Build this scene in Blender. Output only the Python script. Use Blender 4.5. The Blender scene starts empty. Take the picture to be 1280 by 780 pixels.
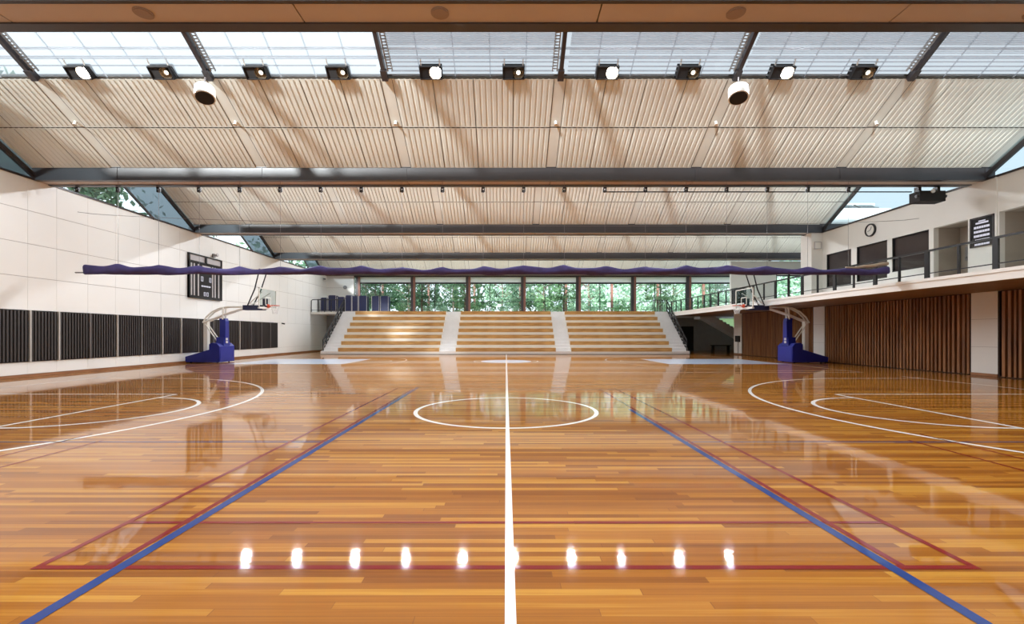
import bpy, math, random
from mathutils import Vector, Matrix
random.seed(7)
S = bpy.context.scene
COL = S.collection

# ------------------------------------------------------------------ camera, world, light, exposure
FPX = 574.0
cd = bpy.data.cameras.new('camera'); cam = bpy.data.objects.new('camera', cd); COL.objects.link(cam)
cam.location = (0.0, 0.0, 1.5); cam.rotation_euler = (math.pi/2, 0, 0)
cd.sensor_width = 36.0; cd.lens = 36.0*FPX/1280.0
cd.shift_x = 7.5/1280.0; cd.shift_y = 28.0/1280.0
cd.clip_start = 0.05; cd.clip_end = 400
S.camera = cam
S.view_settings.view_transform = 'Standard'; S.view_settings.look = 'None'
S.view_settings.gamma = 1.0; S.view_settings.use_curve_mapping = False
S.view_settings.exposure = 0.12
W = bpy.data.worlds.new('world'); S.world = W; W.use_nodes = True
wb = W.node_tree.nodes['Background']
wb.inputs[0].default_value = (0.80, 0.91, 1.0, 1); wb.inputs[1].default_value = 1.6
sd = bpy.data.lights.new('sun', 'SUN'); sd.energy = 12.5; sd.angle = math.radians(6.0); sd.color = (0.96, 0.98, 1.0)
sun = bpy.data.objects.new('sun', sd); COL.objects.link(sun)
sun.rotation_euler = Vector((1.05, 2.0, -0.68)).to_track_quat('-Z', 'Y').to_euler()
LAMP_GLOW = 40.0      # lamp disc radiance
LAMP_W = 150.0         # lamp light power
LAMP_COL = (0.94, 0.985, 1.06)
S.cycles.use_denoising = True
S.cycles.max_bounces = 10; S.cycles.transparent_max_bounces = 24
S.cycles.diffuse_bounces = 6; S.cycles.glossy_bounces = 5
S.cycles.sample_clamp_indirect = 6.0
S.cycles.caustics_reflective = False; S.cycles.caustics_refractive = False

# ------------------------------------------------------------------ helpers
class MB:
    def __init__(s): s.v = []; s.f = []; s.m = []
    def face(s, pts, m=0):
        b = len(s.v); s.v += [tuple(p) for p in pts]; s.f.append(tuple(range(b, b+len(pts)))); s.m.append(m)
    def box(s, x0, x1, y0, y1, z0, z1, m=0):
        if x0 > x1: x0, x1 = x1, x0
        b = len(s.v)
        s.v += [(x0,y0,z0),(x1,y0,z0),(x1,y1,z0),(x0,y1,z0),(x0,y0,z1),(x1,y0,z1),(x1,y1,z1),(x0,y1,z1)]
        for q in ((0,3,2,1),(4,5,6,7),(0,1,5,4),(1,2,6,5),(2,3,7,6),(3,0,4,7)):
            s.f.append(tuple(b+i for i in q)); s.m.append(m)
    def prism(s, pts, d, m=0):
        """closed prism: polygon pts swept by vector d"""
        n = len(pts); b = len(s.v); d = Vector(d)
        P = [Vector(p) for p in pts]
        nn = Vector((0,0,0))
        for i in range(n): nn += P[i].cross(P[(i+1) % n])
        if nn.dot(d) > 0: P.reverse()
        s.v += [tuple(p) for p in P] + [tuple(p+d) for p in P]
        s.f.append(tuple(range(b, b+n))); s.m.append(m)
        s.f.append(tuple(range(b+2*n-1, b+n-1, -1))); s.m.append(m)
        for i in range(n):
            j = (i+1) % n
            s.f.append((b+j, b+i, b+n+i, b+n+j)); s.m.append(m)
    def tube(s, pts, r, n=8, m=0, cap=True):
        P = [Vector(p) for p in pts]; R = r if isinstance(r, (list, tuple)) else [r]*len(P)
        b = len(s.v); up = None
        for i, p in enumerate(P):
            t = (P[min(i+1, len(P)-1)] - P[max(i-1, 0)]).normalized()
            if up is None:
                up = Vector((0,0,1)) if abs(t.z) < .9 else Vector((1,0,0))
            a = t.cross(up).normalized(); c = a.cross(t).normalized(); up = c
            for k in range(n):
                g = 2*math.pi*k/n
                s.v.append(tuple(p + (a*math.cos(g) + c*math.sin(g))*R[i]))
        for i in range(len(P)-1):
            for k in range(n):
                k2 = (k+1) % n
                s.f.append((b+i*n+k, b+(i+1)*n+k, b+(i+1)*n+k2, b+i*n+k2)); s.m.append(m)
        if cap:
            s.f.append(tuple(b+k for k in range(n))); s.m.append(m)
            s.f.append(tuple(b+(len(P)-1)*n+k for k in range(n-1, -1, -1))); s.m.append(m)
    def bar(s, p0, p1, w, h, m=0):
        """rectangular bar, w across horizontally, h in the other way"""
        p0 = Vector(p0); p1 = Vector(p1); t = (p1-p0).normalized()
        a = t.cross(Vector((0,0,1)))
        if a.length < 1e-4: a = Vector((1,0,0))
        a.normalize(); c = a.cross(t)
        q = [p0+a*w/2+c*h/2, p0-a*w/2+c*h/2, p0-a*w/2-c*h/2, p0+a*w/2-c*h/2]
        s.prism(q, p1-p0, m)
    def build(s, name, mats, parent=None, origin=None, smooth=False):
        o_ = Vector((0,0,0))
        r = parent
        if r is not None:
            while r.parent is not None: r = r.parent
            o_ = Vector(r.location)
        elif origin is not None: o_ = Vector(origin)
        me = bpy.data.meshes.new(name)
        me.from_pydata([tuple(Vector(v)-o_) for v in s.v], [], s.f)
        if not isinstance(mats, (list, tuple)): mats = [mats]
        for q in mats: me.materials.append(q)
        me.polygons.foreach_set('material_index', s.m)
        if smooth: me.polygons.foreach_set('use_smooth', [True]*len(me.polygons))
        me.update()
        o = bpy.data.objects.new(name, me); COL.objects.link(o)
        if parent is not None: o.parent = parent
        elif origin is not None: o.location = origin
        return o
def tag(o, label=None, cat=None, group=None, kind=None):
    if label: o['label'] = label
    if cat: o['category'] = cat
    if group: o['group'] = group
    if kind: o['kind'] = kind
    return o
def empty(name, loc, label, cat, group=None):
    o = bpy.data.objects.new(name, None); COL.objects.link(o); o.location = loc
    return tag(o, label, cat, group)
KIDS = {}
def copy_tree(o, loc=None, label=None, group=None, parent=None):
    c = o.copy(); COL.objects.link(c)
    if parent is not None: c.parent = parent
    if loc is not None: c.location = loc
    if label: c['label'] = label
    if group: c['group'] = group
    for ch in list(o.children): copy_tree(ch, parent=c)
    return c
def struct(o): o['kind'] = 'structure'; return o
ORD = ['first','second','third','fourth','fifth','sixth','seventh','eighth','ninth','tenth','eleventh','twelfth','thirteenth',
       'fourteenth','fifteenth','sixteenth','seventeenth','eighteenth','nineteenth','twentieth','twenty-first','twenty-second','twenty-third','twenty-fourth']

# ------------------------------------------------------------------ materials
def mat(name, col, rough=.6, metal=0.0, coat=0.0, noise=0.0, nscale=3.0, spec=.5):
    m = bpy.data.materials.new(name); m.use_nodes = True; nt = m.node_tree
    p = nt.nodes['Principled BSDF']
    p.inputs['Base Color'].default_value = (*col, 1); p.inputs['Roughness'].default_value = rough
    p.inputs['Metallic'].default_value = metal; p.inputs['Coat Weight'].default_value = coat
    p.inputs['Specular IOR Level'].default_value = spec
    tc = nt.nodes.new('ShaderNodeTexCoord'); nz = nt.nodes.new('ShaderNodeTexNoise')
    nz.inputs['Scale'].default_value = nscale; nz.inputs['Detail'].default_value = 4
    nt.links.new(tc.outputs['Object'], nz.inputs['Vector'])
    mr = nt.nodes.new('ShaderNodeMapRange'); mr.inputs[3].default_value = 1-noise; mr.inputs[4].default_value = 1+noise
    nt.links.new(nz.outputs['Fac'], mr.inputs[0])
    mx = nt.nodes.new('ShaderNodeVectorMath'); mx.operation = 'SCALE'; mx.inputs[0].default_value = col
    nt.links.new(mr.outputs[0], mx.inputs['Scale']); nt.links.new(mx.outputs[0], p.inputs['Base Color'])
    return m
def emis(name, col, k):
    m = bpy.data.materials.new(name); m.use_nodes = True; nt = m.node_tree
    nt.nodes.remove(nt.nodes['Principled BSDF']); e = nt.nodes.new('ShaderNodeEmission')
    e.inputs[0].default_value = (*col, 1); e.inputs[1].default_value = k
    nt.links.new(e.outputs[0], nt.nodes['Material Output'].inputs[0]); return m
def glass(name, tint, gl=.08, frost=0.0, fcol=(.8,.85,.9)):
    m = bpy.data.materials.new(name); m.use_nodes = True; nt = m.node_tree
    nt.nodes.remove(nt.nodes['Principled BSDF']); out = nt.nodes['Material Output']
    t = nt.nodes.new('ShaderNodeBsdfTransparent'); t.inputs[0].default_value = (*tint, 1)
    g = nt.nodes.new('ShaderNodeBsdfGlossy'); g.inputs['Roughness'].default_value = .02
    mx = nt.nodes.new('ShaderNodeMixShader'); mx.inputs[0].default_value = gl
    nt.links.new(t.outputs[0], mx.inputs[1]); nt.links.new(g.outputs[0], mx.inputs[2]); last = mx
    if frost > 0:
        tr = nt.nodes.new('ShaderNodeBsdfTranslucent'); tr.inputs[0].default_value = (*fcol, 1)
        m2 = nt.nodes.new('ShaderNodeMixShader'); m2.inputs[0].default_value = frost
        nt.links.new(mx.outputs[0], m2.inputs[1]); nt.links.new(tr.outputs[0], m2.inputs[2]); last = m2
    nt.links.new(last.outputs[0], out.inputs[0]); return m
def blind_mat():
    m = bpy.data.materials.new('white_blind'); m.use_nodes = True; nt = m.node_tree; p = nt.nodes['Principled BSDF']
    p.inputs['Base Color'].default_value = (.93, .93, .90, 1); p.inputs['Roughness'].default_value = .8
    t = nt.nodes.new('ShaderNodeBsdfTranslucent'); t.inputs[0].default_value = (.95, .95, .93, 1); mx = nt.nodes.new('ShaderNodeMixShader'); mx.inputs[0].default_value = .5
    nt.links.new(p.outputs[0], mx.inputs[1]); nt.links.new(t.outputs[0], mx.inputs[2]); nt.links.new(mx.outputs[0], nt.nodes['Material Output'].inputs[0]); return m
def floor_mat():
    m = bpy.data.materials.new('timber_floor'); m.use_nodes = True; nt = m.node_tree; N = nt.nodes; L = nt.links
    p = N['Principled BSDF']
    def math_(op, a, b=None):
        n = N.new('ShaderNodeMath'); n.operation = op
        for i, q in enumerate((a, b)):
            if q is None: continue
            if isinstance(q, (int, float)): n.inputs[i].default_value = q
            else: L.new(q, n.inputs[i])
        return n.outputs[0]
    tc = N.new('ShaderNodeTexCoord'); sp = N.new('ShaderNodeSeparateXYZ'); L.new(tc.outputs['Object'], sp.inputs[0])
    X, Y = sp.outputs[0], sp.outputs[1]
    row = math_('DIVIDE', Y, .066); rf = math_('FLOOR', row); fr = math_('FRACT', row)
    w1 = N.new('ShaderNodeTexWhiteNoise'); w1.noise_dimensions = '1D'; L.new(rf, w1.inputs['W'])
    off = math_('MULTIPLY', w1.outputs['Value'], 9.0)
    xx = math_('DIVIDE', math_('ADD', X, off), 2.1); cf = math_('FLOOR', xx); cfr = math_('FRACT', xx)
    cb = N.new('ShaderNodeCombineXYZ'); L.new(rf, cb.inputs[0]); L.new(cf, cb.inputs[1])
    w2 = N.new('ShaderNodeTexWhiteNoise'); w2.noise_dimensions = '2D'; L.new(cb.outputs[0], w2.inputs['Vector'])
    mp = N.new('ShaderNodeMapping'); mp.inputs['Scale'].default_value = (1.0, 55, 1); L.new(tc.outputs['Object'], mp.inputs[0])
    nz = N.new('ShaderNodeTexNoise'); nz.inputs['Scale'].default_value = 1.0; nz.inputs['Detail'].default_value = 5; L.new(mp.outputs[0], nz.inputs['Vector'])
    f = math_('ADD', math_('MULTIPLY', w2.outputs['Value'], .62), math_('MULTIPLY', nz.outputs['Fac'], .56))
    cr = N.new('ShaderNodeValToRGB'); e = cr.color_ramp.elements
    e[0].position = .05; e[0].color = (.115, .029, .0025, 1)
    e[1].position = 1.0; e[1].color = (.47, .235, .033, 1)
    q = cr.color_ramp.elements.new(.38); q.color = (.225, .071, .005, 1)
    q = cr.color_ramp.elements.new(.72); q.color = (.325, .120, .010, 1)
    L.new(f, cr.inputs[0])
    g1 = math_('LESS_THAN', fr, .035); g2 = math_('LESS_THAN', cfr, .0022); g = math_('MAXIMUM', g1, g2)
    mx = N.new('ShaderNodeMix'); mx.data_type = 'RGBA'; L.new(math_('MULTIPLY', g, .55), mx.inputs[0]); L.new(cr.outputs[0], mx.inputs[6]); mx.inputs[7].default_value = (.12, .035, .01, 1)
    L.new(mx.outputs[2], p.inputs['Base Color'])
    p.inputs['Roughness'].default_value = .42
    p.inputs['Coat Weight'].default_value = .82; p.inputs['Coat Roughness'].default_value = .045; p.inputs['Coat IOR'].default_value = 1.32; p.inputs['Specular IOR Level'].default_value = .03
    # each board lies at a minute tilt of its own
    bn = N.new('ShaderNodeTexNoise'); mp2 = N.new('ShaderNodeMapping'); mp2.inputs['Scale'].default_value = (.5, 7, 1)
    L.new(tc.outputs['Object'], mp2.inputs[0]); L.new(mp2.outputs[0], bn.inputs['Vector']); bn.inputs['Scale'].default_value = 1; bn.inputs['Detail'].default_value = 2
    bp = N.new('ShaderNodeBump'); bp.inputs['Strength'].default_value = 1.0; bp.inputs['Distance'].default_value = .0006
    L.new(bn.outputs['Fac'], bp.inputs['Height']); L.new(bp.outputs[0], p.inputs['Coat Normal']); L.new(bp.outputs[0], p.inputs['Normal'])
    return m
def line_mat(name, col):
    m = mat(name, col, .4, noise=.05); p = m.node_tree.nodes['Principled BSDF']
    p.inputs['Coat Weight'].default_value = .82; p.inputs['Coat Roughness'].default_value = .055; p.inputs['Coat IOR'].default_value = 1.32; p.inputs['Specular IOR Level'].default_value = .03; return m
def wood(name, c1, c2, sc=(1,1,12), rough=.5, width=None):
    m = bpy.data.materials.new(name); m.use_nodes = True; nt = m.node_tree; N = nt.nodes; L = nt.links
    p = N['Principled BSDF']; tc = N.new('ShaderNodeTexCoord'); mp = N.new('ShaderNodeMapping'); mp.inputs['Scale'].default_value = sc
    nz = N.new('ShaderNodeTexNoise'); nz.inputs['Scale'].default_value = 1; nz.inputs['Detail'].default_value = 5
    L.new(tc.outputs['Object'], mp.inputs[0]); L.new(mp.outputs[0], nz.inputs['Vector'])
    cr = N.new('ShaderNodeValToRGB'); cr.color_ramp.elements[0].position = .3; cr.color_ramp.elements[1].position = .7
    cr.color_ramp.elements[0].color = (*c1, 1); cr.color_ramp.elements[1].color = (*c2, 1)
    L.new(nz.outputs['Fac'], cr.inputs[0]); L.new(cr.outputs[0], p.inputs['Base Color']); p.inputs['Roughness'].default_value = rough
    return m
M = dict(
    floor=floor_mat(), l_white=line_mat('white_line_paint', (.78,.77,.74)), l_blue=line_mat('blue_line_paint', (.014,.038,.16)),
    l_red=line_mat('red_line_paint', (.17,.008,.006)), l_key=line_mat('pale_blue_key_paint', (.58,.66,.80)),
    ceil=mat('cream_ribbed_panel', (.73,.735,.675), .55, noise=.05, nscale=1.5),
    ceil_gap=mat('dark_joint', (.10,.08,.06), .9),
    soffit=mat('tan_soffit_panel', (.50,.42,.35), .55, noise=.04),
    steel=mat('dark_painted_steel', (.040,.034,.036), .36, noise=.1),
    steel_soft=mat('grey_steel', (.22,.20,.20), .35, metal=.4),
    white=mat('white_wall_panel', (.86,.85,.81), .42, noise=.03, nscale=.8),
    joint=mat('wall_joint', (.42,.39,.36), .9),
    plaster=mat('white_plaster', (.80,.78,.73), .7, noise=.04, nscale=1.0),
    concrete=mat('pale_concrete', (.80,.80,.80), .75, noise=.08, nscale=2.5),
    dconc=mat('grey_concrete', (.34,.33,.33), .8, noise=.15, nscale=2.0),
    base=wood('timber_skirting', (.20,.08,.03), (.34,.15,.06), (1,1,10)),
    slat=mat('dark_slat', (.040,.032,.030), .5, noise=.2, nscale=5), slatback=mat('dark_slat_back', (.012,.010,.010), .8),
    divider=mat('pale_divider', (.55,.52,.48), .5),
    batten=wood('dark_red_timber', (.14,.052,.017), (.38,.16,.055), (7,5,.5), .45), battenback=mat('batten_backing', (.030,.012,.006), .8),
    ply=wood('brown_soffit_board', (.22,.13,.075), (.30,.18,.11), (2,1,1), .6),
    bench=wood('oak_bench', (.42,.23,.075), (.68,.43,.17), (1.2,6,9), .38),
    black=mat('black_metal', (.012,.012,.014), .4), blackm=mat('matt_black', (.015,.013,.013), .8),
    wmetal=mat('white_painted_metal', (.82,.80,.74), .35),
    navy=mat('navy_vinyl', (.010,.014,.060), .45, noise=.25), blue=mat('royal_blue_padding', (.006,.012,.20), .45, noise=.12),
    purple=mat('purple_curtain_fabric', (.05,.038,.16), .7, noise=.55, nscale=4.0), beige=mat('beige_netting', (.42,.33,.24), .8, noise=.2, nscale=8),
    orange=mat('orange_rim', (.65,.07,.02), .4), net=mat('white_net', (.8,.8,.78), .7),
    clear=glass('clear_glass', (.93,.97,.96), .07), sky_glass=glass('skylight_glass', (.50,.50,.50), .05),
    opal=glass('opal_skylight', (.66,.66,.64), .04, .35, (.8,.82,.84)), frost=glass('frosted_band', (.22,.27,.30), .06, .5, (.12,.155,.175)),
    blind=blind_mat(), gable=glass('tinted_gable_glass', (.50,.58,.60), .05), rail_glass=glass('rail_glass', (.93,.96,.95), .03), hoopglass=glass('backboard_glass', (.86,.90,.90), .06),
    dglass=mat('unlit_room_glass', (.050,.040,.040), .12, noise=.1), louvre=glass('pale_louvre', (.86,.86,.88), .0, .35, (.8,.8,.8)),
    refl=mat('lamp_reflector', (.36,.27,.18), .25, metal=.8, noise=.4, nscale=9), lamp_on=emis('lamp_glow', (1.0,.93,.82), LAMP_GLOW), lamp_dim=emis('lamp_dim_glow', (1.0,.85,.65), 3.0),
    brown=mat('reddish_timber_post', (.20,.085,.06), .6, noise=.2), grey=mat('grey_plastic', (.30,.30,.30), .5),
    spk=mat('brown_grille', (.30,.23,.19), .7), bark=mat('bark', (.16,.12,.09), .9, noise=.3), lawn=mat('lawn', (.16,.26,.07), .9, noise=.4, nscale=1.2),
    boardtext=emis('emissive_board_rows', (.80,.78,.90), .75), digit=emis('score_digits', (.85,.83,.95), .7), recess=mat('recess_paint', (.42,.37,.31), .7, noise=.05),
    stripe=mat('pale_score_strip', (.50,.47,.47), .5),
)
def leafmat(name, a, b):
    m = bpy.data.materials.new(name); m.use_nodes = True; nt = m.node_tree; N = nt.nodes; L = nt.links
    p = N['Principled BSDF']; g = N.new('ShaderNodeNewGeometry'); cr = N.new('ShaderNodeValToRGB')
    cr.color_ramp.elements[0].color = (*a, 1); cr.color_ramp.elements[1].color = (*b, 1)
    L.new(g.outputs['Random Per Island'], cr.inputs[0]); L.new(cr.outputs[0], p.inputs['Base Color']); p.inputs['Roughness'].default_value = .5
    tr = N.new('ShaderNodeBsdfTranslucent'); L.new(cr.outputs[0], tr.inputs[0])
    mx = N.new('ShaderNodeMixShader'); mx.inputs[0].default_value = .45
    L.new(p.outputs[0], mx.inputs[1]); L.new(tr.outputs[0], mx.inputs[2]); L.new(mx.outputs[0], N['Material Output'].inputs[0]); return m
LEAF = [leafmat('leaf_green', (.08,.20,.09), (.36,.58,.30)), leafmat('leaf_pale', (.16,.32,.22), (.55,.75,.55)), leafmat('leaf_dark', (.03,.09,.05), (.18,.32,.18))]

# ------------------------------------------------------------------ layout constants
XL, XR = -16.8, 17.1
XW = 17.3            # lower timber wall
XG = 13.8            # gallery edge
XE = 23.5            # far right outer wall
WT = 7.0             # wall top
RB = [-0.6, 8.29, 17.05, 25.45, 34.0, 42.9]     # rear edges of beams
BW = .72
FB = [r-BW for r in RB]
SL = .59; ZG = 7.43; PANEL = 2.76
XK = [1.6+5.15*k for k in range(-3, 4)]          # -13.85 .. 17.05
YB = 43.0

# ------------------------------------------------------------------ floor with its painted lines
mb = MB()
mb.box(XL-.2, XE+.2, -1.8, YB+.3, -.2, 0, 0)
def lrect(x0, x1, y0, y1, m, z=.002): mb.face([(x0,y0,z),(x1,y0,z),(x1,y1,z),(x0,y1,z)], m)
def ring(cx, cy, r, w, m, a0=0, a1=360, z=.002, n=96):
    for i in range(n):
        t0 = math.radians(a0+(a1-a0)*i/n); t1 = math.radians(a0+(a1-a0)*(i+1)/n)
        mb.face([(cx+(r-w)*math.cos(t0), cy+(r-w)*math.sin(t0), z), (cx+r*math.cos(t0), cy+r*math.sin(t0), z),
                 (cx+r*math.cos(t1), cy+r*math.sin(t1), z), (cx+(r-w)*math.cos(t1), cy+(r-w)*math.sin(t1), z)], m)
def court(cy, w, near_side, keys):
    ring(.0, cy, 1.8, w, 1)
    for s in (-1, 1):
        hx = s*12.425
        a = math.degrees(math.asin(6.6/6.75))
        if s < 0: ring(hx, cy, 6.75, w, 1, -a, a)
        else: ring(hx, cy, 6.75, w, 1, 180-a, 180+a)
        ex = s*14.1; tx = hx - s*6.75*math.cos(math.radians(a))*1.0
        jx = hx + (-s)*6.75*math.cos(math.radians(a))
        for q in (-1, 1):
            lrect(min(ex, jx), max(ex, jx), cy+q*6.6-(w if q > 0 else 0), cy+q*6.6+(w if q < 0 else 0), 1)
            lrect(min(ex, s*8.2), max(ex, s*8.2), cy+q*2.45-(w if q > 0 else 0), cy+q*2.45+(w if q < 0 else 0), 1, .0022)
        lrect(min(s*8.2, s*8.2+s*w), max(s*8.2, s*8.2+s*w), cy-2.45, cy+2.45, 1, .0022)
        ring(s*8.2, cy, 1.8, w, 1, *((-90, 90) if s < 0 else (90, 270)))
        lrect(min(ex, ex+s*w), max(ex, ex+s*w), cy-7.3, cy+7.3, 1)
        if keys:
            mb.face([(s*8.2+s*w, cy-2.40, .001), (ex, cy-2.40, .001), (ex, cy+2.40, .001), (s*8.2+s*w, cy+2.40, .001)], 4)
court(9.1, .08, False, False)
court(25.6, .05, True, True)
lrect(-14.1, 14.1, 18.1, 18.15, 1)
for i in range(48):                                    # pale disc in the far centre circle
    t0, t1 = 2*math.pi*i/48, 2*math.pi*(i+1)/48
    mb.face([(0, 25.6, .0012), (1.4*math.cos(t0), 25.6+1.4*math.sin(t0), .0012), (1.4*math.cos(t1), 25.6+1.4*math.sin(t1), .0012)], 4)
lrect(-.006, .054, .2, 34.2, 1, .003)                    # halfway line
for s in (-1, 1):
    lrect(min(s*2.44, s*2.52), max(s*2.44, s*2.52), .2, 13.0 if s < 0 else 9.2, 2, .0028)     # blue long lines
    lrect(min(s*2.54, s*2.59), max(s*2.54, s*2.59), 2.93, 12.6, 3, .0024)
    lrect(min(s*2.99, s*3.04), max(s*2.99, s*3.04), 2.93, 12.8, 3, .0024)
    lrect(min(s*5.68, s*5.72), max(s*5.68, s*5.72), 3.4, 6.5, 3); lrect(min(s*6.2, s*6.24), max(s*6.2, s*6.24), 3.8, 6.9, 3)
    lrect(min(s*2.5, s*9.5), max(s*2.5, s*9.5), 6.38, 6.42, 2)
lrect(-3.04, 3.04, 2.93, 2.98, 3, .0022); lrect(-3.04, 3.04, 3.64, 3.68, 3, .0022)
fl = struct(mb.build('floor', [M['floor'], M['l_white'], M['l_blue'], M['l_red'], M['l_key']]))

# ------------------------------------------------------------------ left wall: white panels with open joints
mb = MB()
mb.box(XL-.3, XL-.03, -1.8, YB+.3, 0, WT, 1)
def wall_cells(mb, ys, zs, g=.008):
    for a, b in zip(ys, ys[1:]):
        for c, d in zip(zs, zs[1:]): mb.box(XL-.03, XL, a+g*.5, b-g*.5, c+g, d-g, 0)
ys = [-1.8+1.3*i for i in range(14)]
ys = [y for y in ys if y < 15.5] + [16.13, 17.17] + [18.45+1.3*i for i in range(19)] + [YB]
wall_cells(mb, ys, [.10, .54]); wall_cells(mb, ys, [2.35, 3.52, 4.69, 5.86, WT])
mb.box(XL-.03, XL, -1.8, YB, .54, 2.35, 0)
struct(mb.build('wall_left', [M['white'], M['joint']]))
mb = MB(); mb.box(XL, XL+.03, -1.8, YB, 0.003, .10); struct(mb.build('baseboard_left', M['base']))
# dark slatted panels in a long band on the left wall
pe = [y for y in (14.85, 16.13, 17.17, 18.45, 19.75, 21.05, 22.35, 23.65, 24.95, 26.25, 27.55, 28.85, 30.15, 31.45, 32.6, 33.74)]
for i, (a, b) in enumerate(zip(pe, pe[1:])):
    L_ = 'dark slatted wall panel on the white wall, %s from the near end of the row' % ORD[i]
    e = empty('slatted_panel', (XL, a, .54), L_, 'wall panel', 'dark slatted panels along the left wall')
    m1 = MB(); m1.box(XL, XL+.03, a, b, .54, 2.35); m1.build('backing', M['slatback'], e)
    m2 = MB(); n = int((b-a-.06)/.115)
    for k in range(n):
        y = a+.05+k*(b-a-.1)/n; m2.box(XL+.03, XL+.075, y+.012, y+.07, .57, 2.32)
    m2.build('slats', M['slat'], e)
    m3 = MB(); m3.box(XL, XL+.09, a+.001, a+.045, .54, 2.35); m3.build('divider', M['divider'] if i in (0,1,2,4,6,7,11) else M['steel_soft'], e)

# ------------------------------------------------------------------ roof: beams, ribbed panels, skylights, gable windows
def roof_right(b): return XR+.25 if b < 3 else XE
for i in range(6):
    f, r = FB[i], RB[i]; x1 = XE if i >= 3 else XR+.3
    mb = MB()
    mb.box(XL-.3, x1, f, f+.10, WT+.02, ZG, 0); fl_ = .045 if i == 1 else .16; mb.box(XL-.3, x1, f-.03, f+fl_, WT-.02, WT+.02, 0); mb.box(XL-.3, x1, f-.03, f+.16, ZG, ZG+.03, 0)
    mb.box(XL-.3, x1, r-.10, r, WT+.02, ZG, 0); mb.box(XL-.3, x1, r-.20, r+.02, WT-.03, WT+.02, 0)
    mb.box(XL-.3, x1, f+.1, r-.1, ZG-.05, ZG, 0)
    for k in range(-1, len(XK)):                    # web stiffeners and soffit boards with joints at the bays
        xa = XL-.3 if k < 0 else XK[k]; xb = x1 if k+1 >= len(XK) else XK[k+1]
        if xb-.01 > xa: mb.box(xa+.012, xb-.012, f+fl_, r-.20, WT, WT+.03, 1)
        if k >= 0: mb.box(XK[k]-.02, XK[k]+.02, f-.015, f, WT+.02, ZG, 0)
    mb.box(XL-.3, x1, f+.16, r-.2, WT+.03, WT+.05, 2)
    struct(mb.build('ceiling_beam', [M['steel'], M['soffit'], M['ceil_gap']]))

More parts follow.
